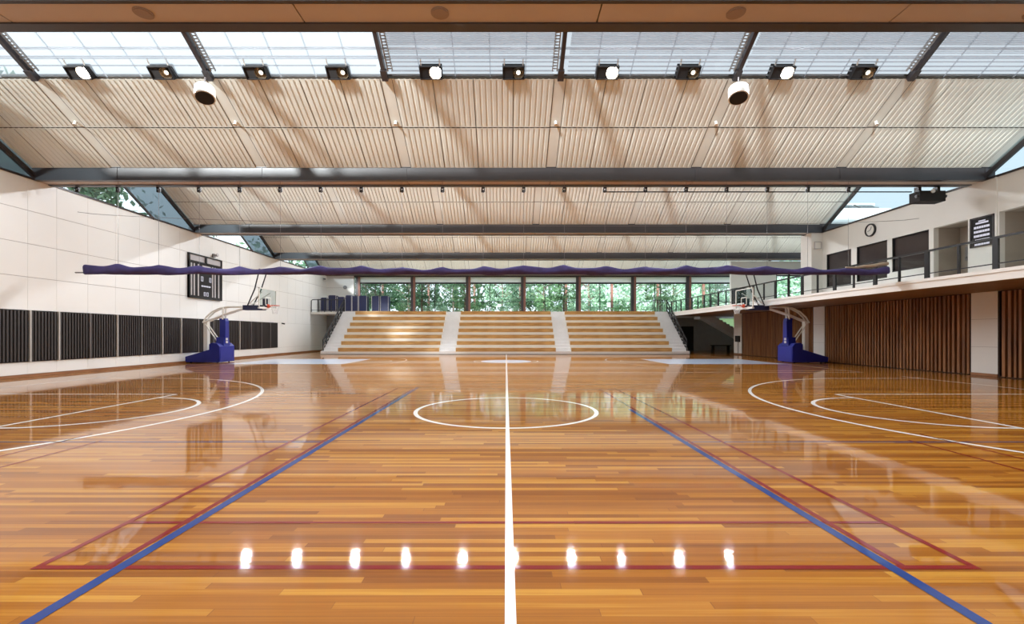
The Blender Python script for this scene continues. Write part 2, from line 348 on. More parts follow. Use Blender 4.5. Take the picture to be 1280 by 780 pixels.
def slope_pt(b, side, x, t, d):
    """point on the roof slope: t metres in plan from the beam, d metres below the slope plane"""
    n = Vector((SL, -1.0)).normalized()    # for far side: (y, z) normal pointing into room is (-SL,-1)
    if side == 'far': y = FB[b+1]-t; ny = -SL
    else: y = RB[b]+t; ny = SL
    L = math.sqrt(1+SL*SL)
    return (x, y+ny/L*d, ZG+SL*t-d/L)
for b in range(5):
    run = (FB[b+1]-RB[b])/2; x1 = roof_right(b)
    for side in ('near', 'far'):
        mb = MB()
        def strip(xa, xb, t0, t1, d0, d1, m):
            P = [slope_pt(b, side, xa, t0, d0), slope_pt(b, side, xb, t0, d1), slope_pt(b, side, xb, t1, d1), slope_pt(b, side, xa, t1, d0)]
            mb.face(P if side == 'far' else P[::-1], m)
        strip(XL-.3, x1, 0, PANEL, -.05, -.05, 1); strip(XL-.3, x1, -.02, PANEL+.02, -.2, -.2, 2)
        # panel runs between the rafters
        segs = []
        edges = [XL-.3] + [x for x in [1.6+5.15*k for k in range(-3, 6)] if x < x1-.2] + [x1]
        for xa, xb in zip(edges, edges[1:]):
            a = xa+(.175 if xa > XL else 0); c = xb-(.175 if xb < x1 else 0); n = max(1, round((c-a)/1.2)); w = (c-a)/n
            segs += [(a+j*w+.009, a+(j+1)*w-.009, 1) for j in range(n)]
            if xb < x1: segs.append((xb-.166, xb+.166, 0))
        for (a, c, ribbed) in segs:
            rows = ((.012, PANEL/2-.016), (PANEL/2+.016, PANEL))
            for (t0, t1) in rows:
                if not ribbed or t0 > 0 and False: strip(a, c, t0, t1, 0, 0, 0); continue
                nr = max(2, round((c-a)/.168)); w = (c-a)/nr
                for j in range(nr):
                    x = a+j*w
                    strip(x, x+w*.28, t0, t1, 0, 0, 0); strip(x+w*.28, x+w*.36, t0, t1, 0, .02, 0)
                    strip(x+w*.36, x+w*.92, t0, t1, .02, .02, 0); strip(x+w*.92, x+w, t0, t1, .02, 0, 0)
                strip(a, c, t0, t0+.03, .022, .022, 0); strip(a, c, t1-.03, t1, .022, .022, 0)
        struct(mb.build('ceiling', [M['ceil'], M['ceil_gap'], M['wmetal']]))
        # skylight above the panels
        mb = MB()
        xs = [XL-.3] + [x for x in [1.6+5.15*k for k in range(-3, 6)] if x < x1] + [x1]
        for xa, xb in zip(xs, xs[1:]):
            clearbay = xb > -3.0
            strip(xa, xb, PANEL, run, -.10, -.10, 3 if b == 4 else 6 if side == 'near' else 4 if clearbay else 3)
            def sbar(x0, x1_, t, w, d0, d1, m):
                P = [slope_pt(b, side, x0, t, d0), slope_pt(b, side, x0, t+w, d0), slope_pt(b, side, x0, t+w, d1), slope_pt(b, side, x0, t, d1)]
                mb.prism(P, (x1_-x0, 0, 0), m)
            sbar(xa, xb, PANEL+.50, .05, -.04, .03, 2); sbar(xa, xb, PANEL+.72, .035, -.04, .03, 2)
            nl = 9 if clearbay else 0
            for j in range(nl):
                t = PANEL+.80+j*(run-PANEL-.82)/nl
                sbar(xa+.2, xb-.2, t, .022, -.07, -.01, 2 if clearbay else 1)
            if clearbay:
                for j in range(4): sbar(xa+.2, xb-.2, PANEL+.60+j*.035, .008, -.06, -.03, 2)
                for j in range(4): sbar(xa+.2, xb-.2, PANEL+.06+j*.11, .02, -.06, -.02, 2)
            else:
                sbar(xa+.2, xb-.2, PANEL+.30, .02, -.06, -.02, 2)
            nd = max(1, round((xb-xa)/.95))
            for j in range(1, nd):
                x = xa+j*(xb-xa)/nd
                for (t0, t1, w) in ((PANEL+.55, run, .03), (PANEL, PANEL+.5, .03)):
                    P = [slope_pt(b, side, x-w/2, t0, -.03), slope_pt(b, side, x+w/2, t0, -.03), slope_pt(b, side, x+w/2, t1, -.03), slope_pt(b, side, x-w/2, t1, -.03)]
                    mb.prism(P, Vector((0, 0, .03)), 2)
        for x in xs[1:-1]:        # dark rafters, with a pale rack of opening gear beside each
            def rbar(xa, xb, t0, t1, d0, d1, m):
                P = [slope_pt(b, side, xa, t0, d0), slope_pt(b, side, xb, t0, d0), slope_pt(b, side, xb, t1, d0), slope_pt(b, side, xa, t1, d0)]
                q = Vector(slope_pt(b, side, xa, t0, d1))-Vector(P[0]); mb.prism(P, q, m)
            rbar(x-.055, x+.055, PANEL, run, .12, -.08, 0); rbar(x-.09, x+.09, PANEL, PANEL+.26, .14, .02, 0)
            sg = 1 if x < 0 else -1
            rbar(x+sg*.10, x+sg*.13, PANEL+.2, run, .04, -.02, 5); rbar(x+sg*.24, x+sg*.26, PANEL+.2, run, .04, -.02, 5)
            for j in range(14):
                t = PANEL+.25+j*.07
                if t < run: rbar(x+min(sg*.12, sg*.25), x+max(sg*.12, sg*.25), t, t+.02, .02, -.0, 5)
        n_ = b*2+(1 if side == 'near' else 2)
        struct(mb.build('window_%d' % n_, [M['steel'], M['wmetal'], M['louvre'], M['opal'], M['sky_glass'], M['grey'], M['clear']]))
    # ridge cap
    mb = MB(); yr = (RB[b]+FB[b+1])/2; zr = ZG+SL*run
    mb.box(XL-.3, x1, yr-.10, yr+.10, zr-.10, zr+.12); struct(mb.build('ceiling_ridge', M['wmetal']))
    # gable windows
    for sx, gx in ((-1, XL), (1, XR if b < 3 else XE-.1)):
        mb = MB(); R, F = RB[b], FB[b+1]
        tri = [(gx+sx*.05, R-.1, WT), (gx+sx*.05, F+.1, WT), (gx+sx*.05, F+.05, ZG), (gx+sx*.05, yr, zr), (gx+sx*.05, R-.05, ZG)]
        if sx < 0:
            y1 = F-2.83              # frosted band beneath the far slope, clear pane below the inclined mullion
            y2 = (WT-ZG+SL*(y1+R))/(2*SL); z2 = WT+SL*(y1-y2)
            c1 = [(gx-.05, R-.1, WT), (gx-.05, y1, WT), (gx-.05, y2, z2), (gx-.05, R-.05, ZG)]
            c2 = [(gx-.05, y1, WT), (gx-.05, F+.1, WT), (gx-.05, F+.05, ZG), (gx-.05, yr, zr), (gx-.05, y2, z2)]
            mb.face(c1, 1); mb.face(c2, 2)
            mb.bar((gx, y1, WT), (gx, y2, z2), .06, .10, 0)
        else: mb.face(tri, 3)
        mb.bar((gx, F+.05, WT+.12), (gx, yr, zr-.02-.25), .10, .16, 0); mb.bar((gx, R-.05, WT+.12), (gx, yr, zr-.27), .10, .16, 0)
        mb.box(gx-.04, gx+.04, R, F, WT-.02, WT+.05, 0)
        struct(mb.build('window_%d' % (11+b*2+(0 if sx < 0 else 1)), [M['steel'], M['clear'], M['frost'], M['gable']]))

# ------------------------------------------------------------------ front wall behind the camera
mb = MB(); mb.box(XL-.3, XR+.3, -1.95, -1.8, 0, WT+.6); mb.box(XL-.3, XR+.3, -1.9, -1.2, WT, WT+.3); struct(mb.build('wall_front', M['plaster']))

# ------------------------------------------------------------------ right side: timber wall, pillars, gallery, upper wall
pill = [(-1.8, -.6), (7.5, 8.4), (16.13, 17.05), (24.9, 25.8), (33.65, 34.8)]
mb = MB()
mb.box(XW+.08, XW+.3, -1.8, 34.8, 0, 3.03, 1)
for (a, b), (c, d) in zip(pill, pill[1:]):
    y = b+.06; mb.box(XW-.02, XW+.08, b, b+.05, 0, 3.02, 2); mb.box(XW-.02, XW+.08, c-.05, c, 0, 3.02, 2)
    mb.box(XW, XW+.08, b, c, 0.0, .06, 2)
    while y < c-.15:
        w = random.choice((.07, .085, .10)); mb.box(XW-.045, XW+.08, y, y+w, .03, 3.0, 0); y += w+random.choice((.075, .09, .10))
struct(mb.build('wall_right', [M['batten'], M['battenback'], M['battenback']]))
for i, (a, b) in enumerate(pill):
    mb = MB(); mb.box(XW-.03, XW+.3, a, b, .10, 3.03, 0); mb.box(XW-.05, XW+.3, a, b, .003, .10, 1)
    mb.box(XW-.032, XW-.029, a, b, 1.045, 1.055, 2); mb.box(XW-.032, XW-.029, a, b, 2.045, 2.055, 2)
    struct(mb.build('pillar', [M['plaster'], M['base'], M['joint']]))
mb = MB()      # gallery slab with a stepped white edge and brown underside
mb.box(XG+.10, XE, -1.8, 38.9, 3.03, 3.05, 1); mb.box(XG+.10, XE, -1.8, 38.9, 3.05, 3.30, 0)
mb.box(XG, XG+.10, -1.8, 38.9, 3.02, 3.34, 0); mb.box(XG-.03, XG, -1.8, 38.9, 3.24, 3.34, 0)
mb.box(XG-.03, XE, 38.9, YB, 3.04, 3.42, 0)
mb.box(XL, XG-.03, 39.4, YB, 3.25, 3.42, 0)
mb.box(-13.9, 13.77, 39.1, 39.4, 3.1, 3.42, 0)
struct(mb.build('gallery_slab', [M['plaster'], M['ply']]))
# upper wall with openings
mb = MB(); z0, zt, hd = 3.30, WT, 5.75
ops = [(13.9, 15.92, 3.3), (17.0, 18.36, 3.3), (18.57, 20.34, 4.25), (20.60, 22.40, 4.05), (22.75, 24.50, 4.0)]
y = -1.8
for (a, b, sill) in ops:
    mb.box(XR, XR+.2, y, a, z0, hd, 0)
    if sill > z0: mb.box(XR, XR+.2, a, b, z0, sill, 0)
    y = b
mb.box(XR, XR+.2, y, 25.7, z0, hd, 0); mb.box(XR, XR+.2, -1.8, 25.7, hd, zt, 0)
mb.box(XR-.04, XR, 16.0-.03, 16.0+.03, z0, zt, 0)
mb.box(16.5, XR, 24.8, 25.7, z0, zt, 0)
mb.box(XR-.02, XR+.02, -1.8, 24.8, z0, z0+.1, 1)
mb.box(XR+.2, XE, 25.5, 25.7, z0, zt+.0, 0)
struct(mb.build('wall_gallery_right', [M['plaster'], M['grey']]))
mb = MB()      # recesses behind the two door openings
for (a, b, d) in ((17.0, 18.36, .85), (13.9, 15.92, 1.5)):
    mb.box(XR+.2+d, XR+.3+d, a-.1, b+.1, z0, hd+.1); mb.box(XR+.2, XR+.2+d, b, b+.1, z0, hd+.1); mb.box(XR+.2, XR+.2+d, a-.1, a, z0, hd+.1); mb.box(XR+.2, XR+.2+d, a, b, hd, hd+.1)
struct(mb.build('wall_recess', M['recess']))
e = struct(empty('door_1', (XR+.83, 17.05, 3.3), None, None)); 
m1 = MB(); m1.box(XR+1.0, XR+1.05, 17.1, 18.2, 3.3, 5.45); m1.build('door_leaf', M['recess'], e)
m1 = MB(); m1.box(XR+.97, XR+1.0, 17.98, 18.08, 4.4, 4.95); m1.tube([(XR+.93, 18.03, 4.52), (XR+1.0, 18.03, 4.52)], .035); m1.build('door_handle', M['grey'], e)
for n_, (a, b, sill) in enumerate(ops[2:]):
    e = struct(empty('window_%d' % (30+n_), (XR+.1, a, sill), None, None))
    m1 = MB(); m1.box(XR+.10, XR+.12, a, b, sill, hd); m1.build('unlit_room_pane', M['dglass'], e)  # opaque pane; the darkness of the unlit room is put into its colour
    m1 = MB()
    m1.box(XR+.02, XR+.14, a, a+.035, sill, hd); m1.box(XR+.02, XR+.14, b-.035, b, sill, hd); m1.box(XR+.02, XR+.14, a, b, hd-.035, hd); m1.box(XR+.0, XR+.14, a, b, sill, sill+.035)
    m1.build('window_frame', M['black'], e)

# gallery railing
e = empty('gallery_railing', (XG+.06, 0, 3.32), 'long black metal railing along the edge of the upper gallery', 'railing')
def rail_part(nm, y0, y1, z, w, h):
    m1 = MB(); m1.box(XG+.06-w/2, XG+.06+w/2, y0, y1, z-h/2, z+h/2); return m1.build(nm, M['black'], e)
rail_part('top_rail', -1.5, 38.6, 4.24, .07, .06); rail_part('bottom_rail', -1.5, 38.6, 3.50, .03, .03)
k = 0; y = 12.87-1.05*10
while y < 38.6:
    w = .15 if k % 2 == 0 else .06
    m1 = MB(); m1.box(XG+.03, XG+.09, y-w/2, y+w/2, 3.34, 4.24); m1.build('post', M['black'], e)
    y += 1.062; k += 1
m1 = MB(); m1.face([(XG+.06, -1.4, 3.52), (XG+.06, 38.5, 3.52), (XG+.06, 38.5, 4.2), (XG+.06, -1.4, 4.2)]); m1.build('glass_infill', M['rail_glass'], e)
# dark cabinet on the gallery behind the railing
e = empty('equipment_cabinet', (14.4, 28.3, 3.30), 'dark box-shaped cabinet standing behind the gallery railing beside the backboard', 'cabinet')
m1 = MB(); m1.box(14.05, 14.65, 28.0, 28.6, 3.36, 4.30); m1.build('body', M['blackm'], e)
m1 = MB(); m1.box(14.03, 14.67, 27.98, 28.62, 4.30, 4.34); m1.build('top', M['black'], e)
m1 = MB(); m1.box(14.08, 14.62, 28.03, 28.57, 3.30, 3.36); m1.build('plinth', M['black'], e)

# clock
e = empty('wall_clock', (XR, 21.5, 6.38), 'round black-rimmed wall clock with a white face above the gallery windows', 'clock')
def disc(m1, c, r0, r1, x0, x1, n=32, m=0):
    for i in range(n):
        t0, t1 = 2*math.pi*i/n, 2*math.pi*(i+1)/n
        P = [(x0, c[0]+r*math.cos(t), c[1]+r*math.sin(t)) for r, t in ((r0, t0), (r1, t0), (r1, t1), (r0, t1))]
        if r0 == 0: P = P[1:] 
        if r0 == 0: P = [(x0, c[0], c[1])] + P[:2]
        m1.prism(P, (x1-x0, 0, 0), m)
m1 = MB(); disc(m1, (21.5, 6.38), .25, .30, XR-.08, XR); m1.build('clock_rim', M['black'], e)
m1 = MB(); disc(m1, (21.5, 6.38), 0, .25, XR-.04, XR); m1.build('clock_face', M['wmetal'], e)
m1 = MB(); m1.bar((XR-.05, 21.5, 6.38), (XR-.05, 21.43, 6.52), .012, .02); m1.bar((XR-.05, 21.5, 6.38), (XR-.05, 21.66, 6.34), .012, .015); m1.build('clock_hands', M['black'], e)
# honour board
e = empty('notice_board', (XR, 16.46, 4.7), 'dark framed board with rows of pale writing hung beside the gallery door', 'notice board')
m1 = MB(); m1.box(XR-.04, XR, 16.06, 16.86, 4.68, 5.71); m1.build('board', M['blackm'], e)
m1 = MB()
for (a, b, c, d) in ((16.04,16.09,4.66,5.73),(16.83,16.88,4.66,5.73),(16.04,16.88,4.66,4.71),(16.04,16.88,5.68,5.73)): m1.box(XR-.06, XR-.0, a, b, c, d)
m1.build('board_frame', M['slat'], e)
m1 = MB()
m1.box(XR-.045, XR-.04, 16.34, 16.58, 5.56, 5.60)
m1.box(XR-.045, XR-.04, 16.24, 16.68, 5.48, 5.54)
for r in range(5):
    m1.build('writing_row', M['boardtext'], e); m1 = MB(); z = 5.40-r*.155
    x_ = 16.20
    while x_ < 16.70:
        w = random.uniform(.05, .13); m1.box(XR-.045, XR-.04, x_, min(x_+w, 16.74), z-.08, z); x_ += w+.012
m1.build('writing_row', M['boardtext'], e)  # pale rows glow by emission set in their material
# small boxed fitting on the pier
e = empty('wall_sensor', (16.6, 24.7, 6.2), 'small pale boxed fitting high on the white pier beside the gallery windows', 'sensor')
m1 = MB(); m1.box(16.60, 17.0, 24.74, 24.8, 6.1, 6.5); m1.build('case', M['plaster'], e)
m1 = MB(); m1.box(16.60, 17.0, 24.72, 24.745, 6.46, 6.5); m1.box(16.60, 16.64, 24.72, 24.745, 6.1, 6.5); m1.box(16.96, 17.0, 24.72, 24.745, 6.1, 6.5); m1.box(16.60, 17.0, 24.72, 24.745, 6.1, 6.14); m1.build('surround', M['stripe'], e)

# ------------------------------------------------------------------ far right: wall on the beam line, outer wall, undercroft
mb = MB()
mb.box(16.9, 20.3, 34.5, 34.7, 3.3, WT, 0); mb.box(20.3, XE, 34.5, 34.7, 6.35, WT, 0); mb.box(20.3, XE, 34.5, 34.7, 3.3, 3.5, 0)
struct(mb.build('wall_upper_right', [M['white']]))
m1 = MB(); m1.face([(20.3,34.6,3.5),(XE,34.6,3.5),(XE,34.6,6.35),(20.3,34.6,6.35)], 1)
m1.box(20.3, XE, 34.57, 34.6, 5.95, 6.35, 2)
for x in (20.32, 21.3, 22.6): m1.box(x-.05, x+.05, 34.52, 34.68, 3.5, 6.35, 0)
m1.box(20.3, XE, 34.53, 34.67, 5.87, 5.95, 0)
struct(m1.build('window_40', [M['black'], M['clear'], M['blind']]))
mb = MB(); mb.box(XE, XE+.2, 25.5, 34.7, 3.3, WT); mb.box(XE, XE+.2, 34.7, YB+.3, 0, 3.4); struct(mb.build('wall_outer_right', M['plaster']))
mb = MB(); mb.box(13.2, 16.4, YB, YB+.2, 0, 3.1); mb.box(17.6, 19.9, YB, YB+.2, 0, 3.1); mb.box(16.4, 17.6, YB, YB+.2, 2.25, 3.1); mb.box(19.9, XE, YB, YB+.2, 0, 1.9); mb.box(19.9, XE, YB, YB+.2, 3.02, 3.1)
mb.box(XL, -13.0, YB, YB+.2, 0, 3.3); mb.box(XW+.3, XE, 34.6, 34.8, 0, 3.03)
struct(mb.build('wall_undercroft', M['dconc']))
m1 = MB(); m1.face([(19.9,YB+.1,1.9),(XE,YB+.1,1.9),(XE,YB+.1,3.02),(19.9,YB+.1,3.02)], 0); struct(m1.build('window_41', [M['clear']]))
m1 = MB(); m1.box(16.4, 17.6, YB+.1, YB+.15, 0, 2.25); struct(m1.build('door_2', M['blackm']))
# stair coming down from the terrace in the undercroft
e = empty('concrete_stair', (19, 40, 0), 'grey concrete stair flight slanting under the gallery in the far right corner', 'stair')
m1 = MB(); m1.prism([(16.9,40.0,3.15),(18.0,40.0,3.15),(21.6,40.0,1.05),(21.6,40.0,.45),(17.6,40.0,2.75),(16.9,40,2.85)], (0,1.3,0)); m1.build('flight', M['concrete'], e)
m1 = MB()
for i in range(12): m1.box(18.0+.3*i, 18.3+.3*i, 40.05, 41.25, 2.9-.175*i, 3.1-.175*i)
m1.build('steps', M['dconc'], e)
m1 = MB(); m1.box(21.5, 21.7, 40.1, 41.2, 0, .9); m1.build('support', M['dconc'], e)
e = empty('low_bench', (20, 41.9, 0), 'dark low bench in the shadowed undercroft at far right', 'bench')
m1 = MB(); m1.box(18.9, 20.6, 42.0, 42.5, .45, .52); m1.build('seat', M['blackm'], e)
for x in (19.0, 20.4):
    m1 = MB(); m1.box(x, x+.08, 42.05, 42.45, 0, .45); m1.build('leg', M['blackm'], e)
e = empty('wall_box', (XW-.1, 34.0, 1.0), 'black box with a pipe below it on the farthest white pillar', 'box')
m1 = MB(); m1.box(XW-.15, XW-.03, 33.85, 34.4, .95, 1.4); m1.build('case', M['blackm'], e)
m1 = MB(); m1.tube([(XW-.07, 34.1, .95), (XW-.07, 34.1, .11)], .03); m1.build('pipe', M['grey'], e)

# ------------------------------------------------------------------ back wall and window wall
mb = MB()
mb.box(XL-.3, -14.2, YB, YB+.2, 3.3, WT+.6, 0)
for c, d in zip((3.42, 4.69, 5.86), (4.69, 5.86, WT)): mb.box(XL, -14.25, YB-.03, YB, c+.01, d-.01, 0)
mb.box(XL, -14.2, YB-.012, YB-.001, 3.4, WT, 1)
struct(mb.build('wall_back', [M['white'], M['joint']]))
mb = MB(); mb.box(-14.2, XE, YB-.05, YB+.25, 6.85, 7.6); struct(mb.build('lintel', M['steel']))
xc = [1.6+5.15*k for k in range(-3, 5)]
for i, x in enumerate(xc):
    mb = MB(); mb.box(x-.20, x+.20, YB-.15, YB+.20, 3.42, 6.9, 0); mb.box(x+.04, x+.24, YB-.18, YB-.15, 3.42, 6.9, 1)
    struct(mb.build('column', [M['steel'], M['brown']]))
for i, (a, b) in enumerate(zip(xc, xc[1:])):
    e = struct(empty('window_%d' % (50+i), ((a+b)/2, YB, 3.42), None, None))
    a2, b2 = a+.2, b-.2
    m1 = MB(); m1.face([(a2,YB+.05,3.42),(b2,YB+.05,3.42),(b2,YB+.05,6.9),(a2,YB+.05,6.9)]); m1.build('pane', M['clear'], e)
    m1 = MB(); m1.face([(a2,YB-.03,6.36),(b2,YB-.03,6.36),(b2,YB-.03,6.85),(a2,YB-.03,6.85)]); m1.build('blind', M['blind'], e)
    m1 = MB(); m1.box(a2, b2, YB-.06, YB+.12, 6.22, 6.36); m1.box(a2, b2, YB, YB+.08, 4.54, 4.58); m1.box(a2, b2, YB, YB+.08, 3.42, 3.50)
    m1.box(a+2.02, a+2.08, YB, YB+.08, 3.42, 6.3); m1.box(a2, b2, YB, YB+.08, 6.08, 6.10); m1.build('window_frame', M['black'], e)
for i in range(8):
    x = 1.6+5.15*(i-4)+5.15
    mb = MB(); mb.box(x-.12, x+.12, 51.5, 51.74, 3.3, 8.2); struct(mb.build('column_outside', M['brown']))
mb = MB(); mb.box(-60, 70, YB+.3, 120, 3.0, 3.3); struct(mb.build('ground_outside', M['lawn']))
mb = MB(); mb.box(-80, XL-.4, -40, YB+.3, -.3, -.1); struct(mb.build('ground_side', M['lawn']))

# ------------------------------------------------------------------ tiered stand
D = 34.4; TR = .66; RI = .49
secs = [(-12.6, -5.0, 'left'), (-3.78, 3.75, 'middle'), (4.88, 12.45, 'right')]
ais = [(-13.9, -12.6), (-5.0, -3.78), (3.75, 4.88), (12.45, 13.75)]
mb = MB()
for (a, b, _) in secs:
    for k in range(7):
        mb.box(a, b, D-.03+k*TR, 39.1, RI*k, RI*k+.21, 0)
        mb.box(a, b, D+.10+k*TR, 39.1, RI*k+.21, RI*(k+1)-.03 if k < 6 else 3.40, 0)
for (a, b) in ais:
    for k in range(14):
        mb.box(a+.002, b-.002, D+k*TR/2, 39.1, RI/2*k, RI/2*(k+1) if k < 13 else 3.42, 1)
struct(mb.build('tiered_platform', [M['plaster'], M['concrete']]))
bench0 = {}
mb = MB()
for a, b in ((-13.88, 13.73),): mb.box(a, b, D-.06, D-.032, .003, .045)
struct(mb.build('baseboard_stand', M['grey']))
for (a, b, nm) in secs:
    for k in range(7):
        y0, z0_ = D+k*TR, RI*k+.21
        m1 = MB(); m1.box(a+.02, b-.02, y0-.02, y0+.10, z0_+.0, z0_+.245, 0)
        m1.box(a+.02, b-.02, y0-.02, y0+.46, z0_+.245, z0_+.285, 0)
        o = m1.build('bleacher_bench', M['bench'], None, (a, y0, z0_))
        row = 'bottom' if k == 0 else 'top' if k == 6 else ORD[k]
        tag(o, 'long timber bench, %s block of the stand, %s row%s' % (nm, row, '' if k in (0, 6) else ' from the floor'), 'bench', 'timber benches of the tiered stand')
# stair handrails
def handrail(x, lab):
    e = empty('stair_handrail', (x, D+.2, 0), lab, 'handrail')
    y0, z0_, y1, z1 = D+.25, .15, 39.0, 3.42
    sl = (z1-z0_)/(y1-y0)
    for nm, h, r in (('top_rail', .92, .03), ('mid_rail', .50, .022), ('lower_rail', .2, .022)):
        m1 = MB(); m1.bar((x, y0, z0_+h), (x, y1, z1+h), .07, r*2.6); m1.build(nm, M['black'], e)
    for i in range(8):
        y = y0+(y1-y0)*i/7; m1 = MB(); m1.box(x-.03, x+.03, y-.05, y+.05, RI/2*max(0, int((y-D)/(TR/2)))+.24, z0_+(y-y0)*sl+.94); m1.build('post', M['black'], e)
handrail(-13.8, 'black sloping handrail beside the white steps at the left end of the stand')
handrail(13.65, 'black sloping handrail beside the white steps at the right end of the stand')
# landing railing, left
e = empty('landing_railing', (-15, 39.45, 3.42), 'black metal railing round the upper landing left of the stand', 'railing')
m1 = MB(); m1.tube([(-16.72,39.45,3.42),(-16.72,39.45,4.40),(-16.62,39.45,4.48),(-13.9,39.45,4.48)], .035); m1.build('top_rail', M['black'], e)
m1 = MB(); m1.box(-16.7, -13.9, 39.43, 39.47, 3.56, 3.60); m1.build('bottom_rail', M['black'], e)
for i in range(1, 6):
    x = -16.7+.56*i; m1 = MB(); m1.box(x-.03, x+.03, 39.42, 39.48, 3.42, 4.47); m1.build('post', M['black'], e)
# terrace railing, right end of the stand
e = empty('terrace_railing', (15, 39.0, 3.42), 'short black railing on the terrace at the right end of the stand', 'railing')
m1 = MB(); m1.box(12.6, 13.9, 39.5, 39.54, 4.42, 4.47); m1.build('top_rail', M['black'], e)
for i in range(4):
    x = 12.65+.4*i; m1 = MB(); m1.box(x-.025, x+.025, 39.5, 39.54, 3.42, 4.42); m1.build('post', M['black'], e)

# covered trolleys of stacked chairs on the landing
st = [(400.5,409,372),(410,420,369),(421.5,430.5,371),(431.5,439.5,369),(440,447.5,370),(448.5,458.5,369.5),(464.5,474,370),(475.5,485.5,370)]
for i, (xa, xb, yt) in enumerate(st):
    Y = 40.8; x0, x1 = (xa-632.5)*Y/FPX, (xb-632.5)*Y/FPX; zt_ = 1.5+(418-yt)*Y/FPX; z0_ = 3.42
    e = empty('chair_trolley', ((x0+x1)/2, Y, z0_), 'navy trolley of folded chairs on the landing, %s from the wall' % ORD[i], 'chair trolley', 'navy chair trolleys on the left landing')
    m1 = MB(); n = 6
    for j in range(n):
        y = Y+.02+j*.13; m1.prism([(x0+.03,y,z0_+.16),(x1-.03,y,z0_+.16),(x1-.03,y,zt_-.06),(x1-.10,y,zt_),(x0+.10,y,zt_),(x0+.03,y,zt_-.06)], (0,.09,0))
    m1.build('folded_chairs', M['navy'], e)
    m1 = MB(); m1.box(x0, x0+.025, Y-.03, Y+.0, z0_+.1, zt_-.02); m1.box(x1-.025, x1, Y-.03, Y+.0, z0_+.1, zt_-.02); m1.box(x0, x1, Y-.02, Y+.8, z0_+.10, z0_+.15); m1.build('trolley_frame', M['stripe'], e)
    for xx_ in (x0+.06, x1-.06):
        for yy_ in (Y+.08, Y+.68):
            m1 = MB(); m1.tube([(xx_-.02, yy_, z0_+.05), (xx_+.02, yy_, z0_+.05)], .05, 10); m1.build('wheel', M['blackm'], e)

# ------------------------------------------------------------------ scoreboard
e = empty('scoreboard', (XL, 25.6, 3.52), 'large dark electronic scoreboard with striped side columns on the left wall', 'scoreboard')
Y0, Y1, Z0, Z1 = 24.2, 27.0, 3.52, 5.84; X0 = XL
m1 = MB(); m1.box(X0, X0+.10, Y0, Y1, Z0, 5.42); m1.build('cabinet', M['blackm'], e)
m1 = MB(); m1.box(X0, X0+.12, Y0, Y0+.07, Z0-.04, Z1); m1.box(X0, X0+.12, Y1-.07, Y1, Z0-.04, Z1); m1.box(X0, X0+.12, Y0, Y1, Z0-.06, Z0); m1.box(X0, X0+.12, Y0, Y1, 5.40, 5.46); m1.box(X0, X0+.12, Y0, Y1, 5.78, 5.84); m1.box(X0, X0+.12, 25.52, 25.64, 5.4, 5.84)
m1.build('outer_frame', M['black'], e)
for (a, b) in ((Y0+.07, 25.52), (25.64, Y1-.07)):
    m1 = MB(); m1.box(X0+.02, X0+.06, a, b, 5.46, 5.78); m1.build('name_panel', M['stripe'], e)
for (a, b) in ((Y0+.12, Y0+.92), (Y1-.92, Y1-.12)):
    m1 = MB()
    for j in (0, .22, .55): m1.box(X0+.10, X0+.112, a+j, a+j+.10, Z0+.08, 5.32)
    m1.build('fouls_column', M['stripe'], e)
m1 = MB(); m1.box(X0+.10, X0+.115, 25.25, 25.95, 5.0, 5.3); m1.build('timer_panel', M['stripe'], e)
SEG = {0:'abcdef', 1:'bc', 2:'abged'}
def digit(m1, y, z, w, h, segs):
    t = w*.18; x = X0+.112
    R = dict(a=(y,y+w,z+h-t,z+h), g=(y,y+w,z+h/2-t/2,z+h/2+t/2), d=(y,y+w,z,z+t), f=(y,y+t,z+h/2,z+h), b=(y+w-t,y+w,z+h/2,z+h), e=(y,y+t,z,z+h/2), c=(y+w-t,y+w,z,z+h/2))
    for q in segs: a = R[q]; m1.box(x-.012, x+.003, a[0], a[1], a[2], a[3])
m1 = MB()
for y in (25.15, 25.85): digit(m1, y, 4.42, .16, .26, SEG[0])
for j in range(4): m1.box(X0+.10, X0+.115, 25.18+j*.2, 25.34+j*.2, 4.12, 4.20)
for y in (25.38, 25.62): digit(m1, y, 3.62, .14, .22, SEG[0])
m1.build('lit_digits', M['digit'], e)
e = empty('siren_horn', (XL, 26.3, 5.95), 'small grey siren fixed to the wall above the scoreboard', 'siren')
m1 = MB(); m1.box(XL, XL+.10, 26.25, 26.42, 5.93, 6.12); m1.build('bracket', M['grey'], e)
m1 = MB(); m1.tube([(XL+.1, 26.33, 6.02), (XL+.28, 26.33, 6.06)], [.05, .10], 12); m1.build('horn', M['stripe'], e)
for (nm, loc, lab) in (('wall_camera', (XL, 34.4, 2.32), 'tiny black camera on the left wall just past the dark panels'),
                       ('wall_camera', (XL, 42.2, 6.6), 'tiny dark camera high in the far left corner of the hall')):
    e = empty(nm, loc, lab, 'camera')
    m1 = MB(); m1.box(loc[0], loc[0]+.08, loc[1]-.05, loc[1]+.05, loc[2]-.05, loc[2]+.05); m1.build('mount', M['grey'], e)
    m1 = MB(); m1.tube([(loc[0]+.06, loc[1], loc[2]), (loc[0]+.24, loc[1]-.08, loc[2]-.03)], .055, 10); m1.build('camera_body', M['black'], e)
o = MB(); o.tube([(-15.05, YB-.1, 5.9), (-15.05, YB-.03, 5.9)], .17, 16); o.tube([(-15.05, YB-.14, 5.9), (-15.05, YB-.1, 5.9)], [.10,.15], 16)
tag(o.build('wall_speaker', M['grey'], None, (-15.05, YB-.03, 5.9)), 'round grey speaker on the white back wall above the landing', 'speaker')

